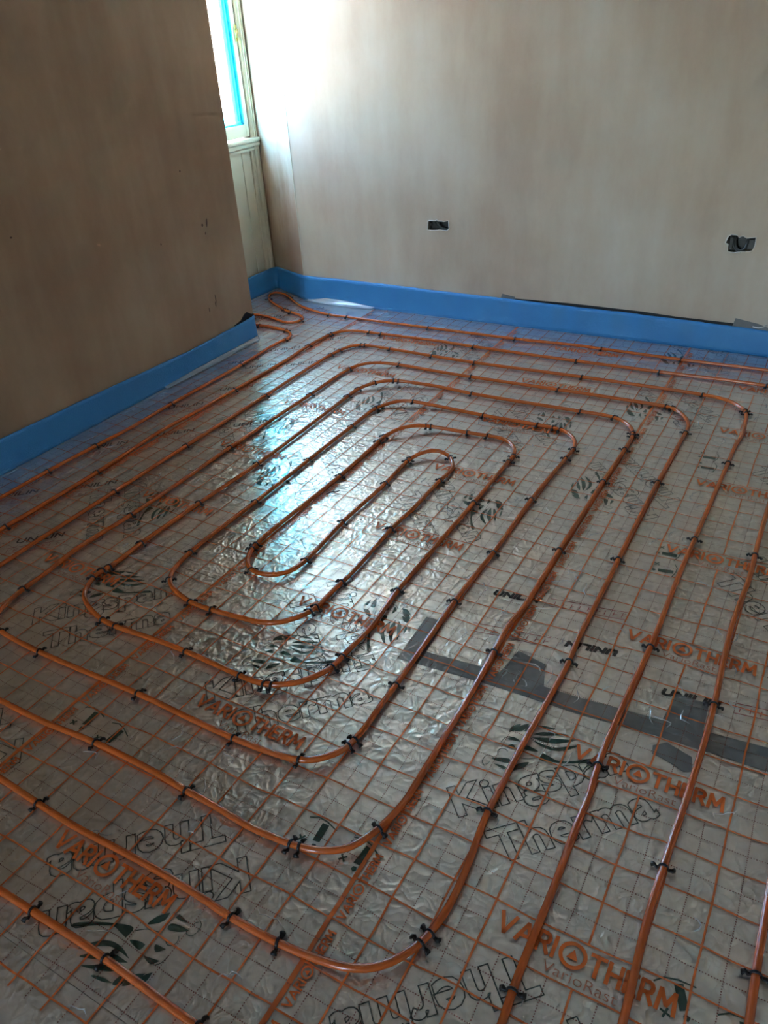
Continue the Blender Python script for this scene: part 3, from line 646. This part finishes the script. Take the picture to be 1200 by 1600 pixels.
def film_z(x, y): return .0026 + .0007 * noise.noise(Vector((x * 9, y * 9, 1.7))) + .0005 * noise.noise(Vector((x * 23, y * 17, 4.2)))
def film_sheet(uc, phase, v0, v1, label, inside, edge_v):
    stp = .25; nu = int(10.0 / stp) + 1; u0 = -5.0
    us = [u0 + i * stp for i in range(nu)]; vs_ = []; v = v0
    while v < v1: vs_.append(v); v += stp
    vs_.append(v1)
    ids = {}; verts = []; faces = []
    def vid(i, j):
        if (i, j) not in ids:
            x, y = (us[i] + uc) * C, vs_[j] * C
            ids[i, j] = len(verts); verts.append((us[i] * C, y - phase * C, film_z(x, y)))
        return ids[i, j]
    for j in range(len(vs_) - 1):
        for i in range(nu - 1):
            if inside(us[i] + uc + stp / 2, vs_[j] + stp / 2): faces.append((vid(i, j), vid(i + 1, j), vid(i + 1, j + 1), vid(i, j + 1)))
    o = obj('film_sheet', mesh('film_sheet', verts, faces, True), M['film'], label=label, cat='plastic film', group='clear grid-printed film sheets on the floor', loc=(uc * C, phase * C, 0))
    ZT = .0042
    k = math.ceil((v0 + 1.2 - phase) / 5)
    while phase + 5 * k < v1 - .2:
        v = phase + 5 * k
        if inside(uc - 1.9, v - .5) and inside(uc + 1.9, v - .5):
            for nm, me in (('film_lettering', V_me), ('film_lettering', H_me), ('ring_emblem', O_me), ('film_lettering', R_me)):
                obj(nm, me, None, o, loc=(0, 5 * k * C, ZT))
        k += 1
    for v in edge_v:
        if v0 < v < v1 - 1.8 and inside(uc - 4.6, v) and inside(uc - 4.6, v + 1.7):
            obj('edge_lettering', E_me, None, o, loc=(-4.64 * C, (v - phase) * C, ZT), rotz=math.pi / 2)
    # sharp fold lines in the thin plastic, whitened to stand for their glints
    rnd = random.Random(int(uc) + 77); bm = bmesh.new()
    for _ in range(230):
        u, v = uc + rnd.uniform(-4.9, 4.9), rnd.uniform(max(v0, -9), v1 - .5)
        if not inside(u - .3, v) or not inside(u + .3, v + .6): continue
        if rnd.random() > (1.0 if v > 3 else .45): continue
        ang = rnd.gauss(math.pi / 2, .5); n = rnd.randint(3, 6); pts = [Vector((u, v))]
        for k in range(n): ang += rnd.gauss(0, .55); pts.append(pts[-1] + Vector((math.cos(ang), math.sin(ang))) * rnd.uniform(.07, .17))
        ring = []
        for k, p in enumerate(pts):
            d = (pts[min(k + 1, n)] - pts[max(k - 1, 0)]).normalized(); w_ = (.018 if 0 < k < n else .002) * rnd.uniform(.6, 1.2); side = Vector((-d.y, d.x)) * w_
            z = film_z(p.x * C, p.y * C); q = []
            for off, dz in ((-1, .0002), (rnd.uniform(-.3, .3), .0002 + w_ * C * .75), (1, .0002)):
                q.append(bm.verts.new(((p.x + side.x * off - uc) * C, (p.y + side.y * off - phase) * C, z + dz)))
            ring.append(q)
        for a, b in zip(ring, ring[1:]):
            for k in range(2): bm.faces.new((a[k], a[k + 1], b[k + 1], b[k]))
    obj('crease_glint_lines', bm_mesh('crease_glint_lines', bm), M['crease_glint'], o, kind='stuff')
    return o
EV = [-8.9 + 1.98 * k for k in range(21)]
full = lambda u, v: True
film_sheet(0, 2, -19.5, 31.2, 'clear film sheet with orange grid on the right side of the floor', full, EV)
film_sheet(-10, 4, -9.25, 31.2, 'clear film sheet with orange grid under the innermost pipe loop', full, EV)
film_sheet(-20, 2, -19.5, 31.2, 'clear film sheet with orange grid under the left pipe legs', full, EV)
film_sheet(-30, 1, -19.5, 33.2, 'clear film sheet with orange grid between left wall and window', lambda u, v: (u > -28.85 and v <= 24.3) or (v > 24.3 and u > -34.3 and v < 33.25 - max(0, (u + 34.3)) * .52 + .0 and (u < -30.6 or v < 31.2)), EV)

# ------------------------------------------------------------ heating pipe and its clips
PR = .0085; PZ = .0045 + PR
SPIRAL=[(-33.8,25),(-32,25.25),(-30.22,25.53),(-29.52,25.58),(-28.53,25.43),(-27.96,25.33),(-27.47,25.08),(-27.15,24.7),(-27,24.16),(-27.08,23.77),(-27.15,23.05),(-26.99,19.62),(-26.99,13.91),(-26.88,10.75),(-27.01,8.84),(-27.11,6.14),(-27.08,3.62),(-27,-6.4),(-26.6,-7.5),(-25.5,-8),(-20,-8),(-11.85,-7.98),(-10.86,-7.96),(-8.55,-7.94),(-6.23,-8.01),(-3,-8,0.008),(-1.7,-7.7,0.008),(-1.05,-6.7),(-0.95,-5.24),(-1,-4.62),(-1.01,-3.01),(-1.01,-2.01),(-1.06,-0.55),(-1.04,0.28),(-1.13,1.36),(-1.11,3.7),(-1.03,6.21),(-1.05,10),(-1.02,12.39),(-0.93,18.47),(-0.92,20),(-0.82,21.33),(-0.89,22.67),(-0.99,23.53),(-1.16,23.94),(-1.57,24.41),(-2.12,24.77),(-3.15,24.91),(-9.03,24.91),(-14.93,24.71),(-17.53,24.77),(-20.27,24.89),(-22.08,24.87),(-22.65,24.54),(-22.91,23.55),(-23.02,22.85),(-23.03,16.66),(-22.99,10.97),(-22.93,6.12),(-22.88,1.85),(-22.83,0.39),(-23,-2.4),(-22.6,-3.5,0.006),(-21.5,-4),(-16.96,-4.09),(-14.92,-4.07),(-13.17,-3.94),(-10.84,-3.93),(-9.77,-4),(-9.08,-4),(-7.89,-4.09),(-6.9,-4.06,0.006),(-6.3,-4,0.01),(-5.76,-3.83,0.012),(-5.38,-3.54,0.012),(-5.2,-3.14,0.008),(-5.07,-2.72),(-4.89,-1.8),(-4.92,0.48),(-4.93,2),(-5.03,4.02),(-5.1,5.36),(-5,6.16),(-5,8.2),(-5.02,9.79),(-5.02,11.63),(-5.02,15),(-4.98,18.11),(-5,19.34),(-5.24,20.13),(-5.65,20.59),(-6.26,20.91),(-7.83,20.93),(-13.36,20.88),(-15.1,21.04),(-17.5,20.66,0.012),(-18.01,20.35,0.016),(-18.52,19.88,0.012),(-19.02,19.09),(-18.99,18.23),(-18.84,10.52),(-18.98,6.91),(-19.06,3.73),(-19,2.11),(-19.13,1.62),(-18.91,1.07),(-18.73,0.68),(-18.4,0.38),(-17.83,0.09),(-16.97,-0.15),(-16.34,-0.2),(-14.75,-0.1),(-13.31,-0.08),(-11.26,-0.16),(-10.33,-0.22,0.01),(-9.87,-0.06,0.014),(-9.34,0.39,0.014),(-8.99,1.34),(-8.98,1.86),(-8.88,3.19),(-8.94,4.3),(-9.03,5.36),(-9.04,6.28),(-9.01,11.43),(-9.04,15.08),(-9.03,15.58),(-9.24,16.25),(-9.64,16.73),(-10.09,16.95),(-10.79,16.92),(-11.76,16.85),(-13.56,16.57,0.01),(-14.04,16.22,0.02),(-14.59,15.7,0.02),(-15.06,15.02),(-15.02,14.48),(-14.94,11.09),(-15.04,8.02),(-15.04,5.5),(-14.9,4.9),(-14.64,4.46),(-14.17,4.09,0.006),(-13.37,4.08,0.01),(-12.85,4.49,0.01),(-12.79,5.46),(-12.82,6.41),(-12.94,8.13),(-12.88,11.2),(-12.97,13.41),(-12.8,13.86,0.01),(-12.4,14.29,0.016),(-12,14.53,0.016),(-11.62,14.51,0.006),(-11.2,14.13),(-10.89,13.36),(-10.97,12.45),(-10.94,10.3),(-11.03,8.48),(-11.01,7.93),(-10.92,5.55),(-10.95,4.94),(-10.98,3.46),(-10.99,3.12,0.006),(-11.17,2.58,0.014),(-11.47,2.13,0.016),(-11.97,1.94,0.012),(-12.94,1.94),(-14.05,1.83),(-14.97,1.83),(-15.73,2.04),(-16.18,2.21),(-16.5,2.46),(-16.7,2.81),(-16.94,4.08),(-16.93,7.95),(-16.97,11.72),(-16.97,15.34),(-16.95,17.51),(-16.75,17.99),(-16.14,18.53,0.012),(-15.36,18.73,0.01),(-14.04,18.88),(-11.82,18.79),(-9.15,18.82),(-8.08,18.78),(-7.46,18.42),(-7.07,17.85),(-6.93,17.26),(-6.97,16.11),(-7.09,12.56),(-7.02,8.68),(-7.07,7.22),(-7.09,5.65),(-7.02,3.35),(-6.97,1.54),(-6.97,0.85),(-6.95,-0.55),(-7.01,-0.94),(-7.12,-1.38,0.008),(-7.44,-1.79,0.012),(-7.86,-1.98,0.01),(-8.45,-2.03),(-9.91,-2.12),(-11.39,-2.11),(-13.48,-2.07),(-17.6,-2.15),(-19.64,-2.04),(-20.25,-1.88),(-20.56,-1.34),(-20.83,-0.17),(-20.83,0.74),(-21.05,2.24),(-20.9,5.03),(-20.91,8.62),(-20.97,11.29),(-20.91,17.66),(-20.87,21.38),(-20.49,22.06,0.008),(-19.73,22.5,0.012),(-18.72,22.92),(-15.98,22.83),(-14.27,22.82),(-9.6,22.93),(-8.7,22.96),(-4.41,22.96),(-4.12,22.93),(-3.7,22.58),(-3.15,21.72),(-3.02,21.07),(-3.02,20.56),(-3.05,19.07),(-3.09,15.81),(-3.05,10.09),(-3.03,9.13),(-3,5.42),(-2.94,4.59),(-2.97,2.59),(-3.02,0.73),(-3,-0.73),(-3.02,-1.12),(-2.88,-2.33),(-2.82,-3.04),(-2.81,-3.85),(-2.9,-4.36),(-2.97,-4.66,0.006),(-3.08,-5,0.012),(-3.37,-5.45,0.014),(-3.76,-5.73,0.014),(-4.24,-5.86,0.01),(-4.9,-5.93),(-5.58,-6),(-6.79,-6.03),(-7.99,-5.97),(-9.7,-5.97),(-11.45,-6.03),(-12.97,-6),(-14.54,-5.93),(-20,-6),(-23.3,-6),(-24.5,-5.5,0.006),(-25,-4.3),(-24.93,2.26),(-24.95,7.01),(-25.11,9.49),(-25.23,11.31),(-25.1,13.53),(-25.04,16.63),(-24.98,21.34),(-25.09,23.6),(-24.95,25.65),(-24.7,26.35),(-24.04,26.78),(-22.86,26.92),(-21.89,26.92),(-18.04,27.03),(-15.96,26.93),(-9.98,26.9),(-5.65,26.99),(-0.54,27.08),(0.2,26.85),(0.8,26.3,0.006),(1,25.4),(0.94,15.56),(0.95,12.38),(0.99,11.04),(0.89,8.34),(1.01,4.68),(1.03,3.25),(0.99,1.28),(0.93,-0.69),(0.91,-2.04),(1,-4.09),(1,-9),(1,-16)]
BACK_RUN=[(-33.8,26.3),(-32.8,26.8),(-31.62,27.23),(-30.29,27.02),(-29.01,26.61),(-28.38,26.78),(-28.2,27.24),(-28.37,27.78),(-28.8,28.1),(-29.34,28.32),(-29.81,28.43),(-30.55,28.74),(-31.68,29.36),(-32.53,29.88),(-33.21,30.49),(-33.68,31.27),(-33.72,31.74),(-33.33,31.87),(-32.69,31.69),(-31.84,31.12),(-30.73,30.28),(-29.8,29.72),(-29.06,29.41),(-28.23,29.14),(-27.09,28.92),(-25.74,28.94),(-22.97,28.88),(-19.86,28.89),(-14.24,28.92),(-10.71,29.15),(-9.26,29.12),(-5.01,29.04),(-0.8,29.1),(1.7,29),(2.6,28.5),(3,27.5),(3,14),(3,-0.4),(3,-2.15),(3.02,-3.11),(3,-9),(3,-16)]
CLIPS=[
('pipe run along the back wall strip','the window end',[(-33.11,30.37),(-30.55,28.74),(-29.81,28.43),(-28.16,27.25),(-31.84,31.12),(-27.12,28.98),(-25.76,28.93),(-19.86,28.89),(-14.26,28.97),(-9.26,29.12),(-5.01,29.04)],1),
('pipe leg nearest the left wall','the window end',[(-30.21,25.52),(-27.98,25.38),(-27.13,23.87),(-26.99,19.62),(-26.99,13.91),(-26.96,8.83),(-27.11,6.18)],0),
('second pipe leg from the left wall','its far end',[(-24.96,25.53),(-24.9,25.79),(-25.05,23.62),(-25.04,16.63),(-24.95,7.01),(-24.93,2.26)],0),
('second pipe run from the back wall','its left end',[(-22.88,26.91),(-21.97,26.89),(-15.98,26.97),(-9.98,26.9),(-5.62,27),(-0.63,27.08)],0),
('third pipe leg from the left wall','its far end',[(-22.95,23.53),(-23,22.86),(-23.03,16.66),(-23.02,10.61),(-22.93,6.12)],0),
('third pipe run from the back wall','its left end',[(-22.21,24.82),(-22.03,24.89),(-20.27,24.89),(-17.53,24.77),(-14.95,24.76),(-9.03,24.91),(-3.16,24.9)],0),
('third pipe leg from the right edge','its far end',[(-1.09,23.82),(-0.99,23.5),(-0.94,18.47),(-1.02,12.39),(-1.03,6.22),(-1.13,1.36),(-0.99,-4.66)],0),
('fourth pipe leg from the left wall','its far end',[(-20.86,21.43),(-20.92,17.61),(-20.97,11.29),(-20.9,5.03),(-20.83,-0.17)],0),
('fourth pipe run from the back wall','its left end',[(-18.66,22.9),(-14.27,22.82),(-9.63,22.92),(-4.41,22.96),(-4.12,22.93)],0),
('fourth pipe leg from the right edge','its far end',[(-3,20.6),(-3.1,15.8),(-3.05,10.09),(-2.94,4.59),(-3.02,-1.12),(-2.9,-4.37),(-2.98,-4.62)],0),
('fifth pipe leg from the left wall','its far end',[(-18.67,20.13),(-19,19.19),(-18.99,18.23),(-18.84,10.52),(-18.98,6.91),(-19.06,3.73),(-19,2.11),(-19.08,1.82),(-19,1.36)],0),
('fifth pipe run from the back wall','its left end',[(-17.8,20.84),(-17.48,20.88),(-13.36,20.88),(-7.83,20.93),(-6.26,20.91)],0),
('fifth pipe leg from the right edge','its far end',[(-5.03,19.66),(-5,19.34),(-4.98,18.04),(-5,15.01),(-5.02,9.79),(-5.03,4.02),(-5.05,-2.67)],0),
('sixth pipe leg from the left wall','its far end',[(-16.88,17.77),(-16.95,17.51),(-16.97,15.34),(-16.97,11.72),(-16.93,7.95),(-16.94,4.12),(-16.52,2.49)],0),
('sixth pipe run from the back wall','its left end',[(-15.5,18.92),(-11.82,18.79),(-9.12,18.83),(-8.48,18.82),(-8.08,18.78)],0),
('sixth pipe leg from the right edge','its far end',[(-6.96,17.18),(-6.96,16.24),(-7.07,12.57),(-7.02,8.68),(-7.09,5.65),(-6.97,1.54),(-6.97,-0.66),(-7,-0.96)],0),
('seventh pipe leg from the left wall','its far end',[(-15,15.04),(-15.02,14.48),(-14.94,11.09),(-15.02,5.51),(-14.97,5.18)],0),
('seventh pipe run from the back wall','its left end',[(-13.74,16.72),(-13.49,16.75),(-11.73,16.86),(-10.79,16.92)],0),
('seventh pipe leg from the right edge','its far end',[(-9.04,15.52),(-9.03,15.15),(-9.01,11.43),(-9.03,5.36),(-8.96,1.87),(-8.99,1.37)],0),
('innermost hairpin loop, left side','its far end',[(-12.95,13.61),(-12.97,13.29),(-12.88,11.31),(-12.92,8.14),(-12.77,5.47),(-14.12,4.12)],0),
('innermost hairpin loop, right side','its far end',[(-11.42,14.41),(-10.97,12.45),(-11.05,8.52),(-10.95,4.9),(-10.98,3.46),(-11.02,3.19)],0),
('sixth pipe run from the camera','its left end',[(-15.01,1.85),(-14.07,1.82)],0),
('fifth pipe run from the camera','its left end',[(-16.97,-0.15),(-16.34,-0.2),(-13.39,-0.08),(-11.22,-0.15),(-10.29,-0.11),(-10.14,-0.04)],0),
('fourth pipe run from the camera','its left end',[(-19.57,-2.05),(-17.58,-2.14),(-13.43,-2.08),(-9.89,-2.11),(-7.9,-1.91)],0),
('third pipe run from the camera','its left end',[(-13.2,-3.96),(-9.91,-3.98),(-6.6,-4.01),(-6.38,-3.97)],0),
('second pipe run from the camera','its left end',[(-12.97,-6),(-6.79,-6.03),(-5.56,-5.99)],0),
('pipe run nearest the camera','its left end',[(-10.72,-7.97),(-8.51,-7.96),(-5.97,-8.01)],0),
('second pipe leg from the right edge','its far end',[(0.96,12.3),(1.01,4.68),(0.94,-0.7)],0),
('pipe leg at the right edge','its far end',[(3.01,-2.15)],1),
]
def to3(l): return [(p[0] * C, p[1] * C, PZ + (p[2] if len(p) > 2 else 0)) for p in l]
CURVE = [catmull(to3(SPIRAL), .012), catmull(to3(BACK_RUN), .012)]
def even(P, step):
    out = [P[0]]; acc = 0
    for a, b in zip(P, P[1:]):
        acc += (b - a).length
        if acc >= step: out.append(b); acc = 0
    return out
for P, lab in zip(CURVE, ('long orange heating pipe coiled in nested loops across the floor', 'orange heating pipe kinked by the window and running along the back wall')):
    Q = even(P, .014)
    for _ in range(3): Q = [Q[0]] + [(Q[i - 1] + Q[i] * 2 + Q[i + 1]) / 4 for i in range(1, len(Q) - 1)] + [Q[-1]]
    bm = bmesh.new(); tube(bm, Q, PR, 12)
    obj('heating_pipe', bm_mesh('heating_pipe', bm, True), M['pipe'], label=lab, cat='pipe', group='orange underfloor heating pipes')
# clip: strap over the pipe (local y = pipe direction), two barbed feet
def clip_mesh(seed):
    rnd = random.Random(seed); r = PR + .0016; bm = bmesh.new()
    arc = [(r * math.cos(a), 0, PZ + r * math.sin(a)) for a in [math.pi * (1.12 - 1.24 * k / 10) for k in range(11)]]
    L = [(-.0225 - rnd.uniform(0, .003), rnd.uniform(-.003, .003), .0075), (-.019, .001, .011), (-.0145, 0, .0085)]
    Rr = [(.0145, 0, .0085), (.019, -.001, .0115 + rnd.uniform(0, .003)), (.0235 + rnd.uniform(0, .003), rnd.uniform(-.003, .003), .0072)]
    tube(bm, L + arc + Rr, [.0042, .0034, .0028] + [.0021] * 11 + [.0028, .0034, .0044], 6)
    for v in bm.verts: v.co.y *= 1.7
    for sgn in (-1, 1):                                     # barbed peg going into the board
        tube(bm, [(sgn * .0135, 0, .011), (sgn * .0135, 0, .0046)], [.0022, .003], 6)
    me = bm_mesh('pipe_clip', bm, True); me.materials.append(M['black']); return me
CM = [clip_mesh(k) for k in range(5)]
ORD = ['first', 'second', 'third', 'fourth', 'fifth', 'sixth', 'seventh', 'eighth', 'ninth', 'tenth', 'eleventh']
cnt = 0
for run, end, pts, which in CLIPS:
    P = CURVE[which]
    for i, p in enumerate(pts):
        q = Vector((p[0] * C, p[1] * C, PZ)); j = min(range(1, len(P) - 1), key=lambda k: (P[k] - q).length_squared)
        t = P[min(j + 3, len(P) - 1)] - P[max(j - 3, 0)]
        lab = f'black clip on {run}, ' + ('the only one' if len(pts) == 1 else f'{ORD[i]} from {end}')
        obj('pipe_clip', CM[cnt % 5], None, label=lab, cat='pipe clip', group='black clips holding the orange pipe', loc=(P[j].x, P[j].y, P[j].z - PZ), rotz=math.atan2(t.y, t.x) - math.pi / 2 + random.uniform(-.15, .15))
        cnt += 1
# a dropped clip and stray tie on the film
bm = bmesh.new(); tube(bm, catmull([(-.03, 0, .001), (-.012, .004, .003), (.0, 0, .006), (.014, -.003, .003), (.03, .004, .002)], .008), .0022, 6)
obj('loose_clip', bm_mesh('loose_clip', bm, True), M['black'], label='loose black clip lying flat on the film near the centre loops', cat='pipe clip', loc=(-1.452, .99, .0055), rotz=.9)
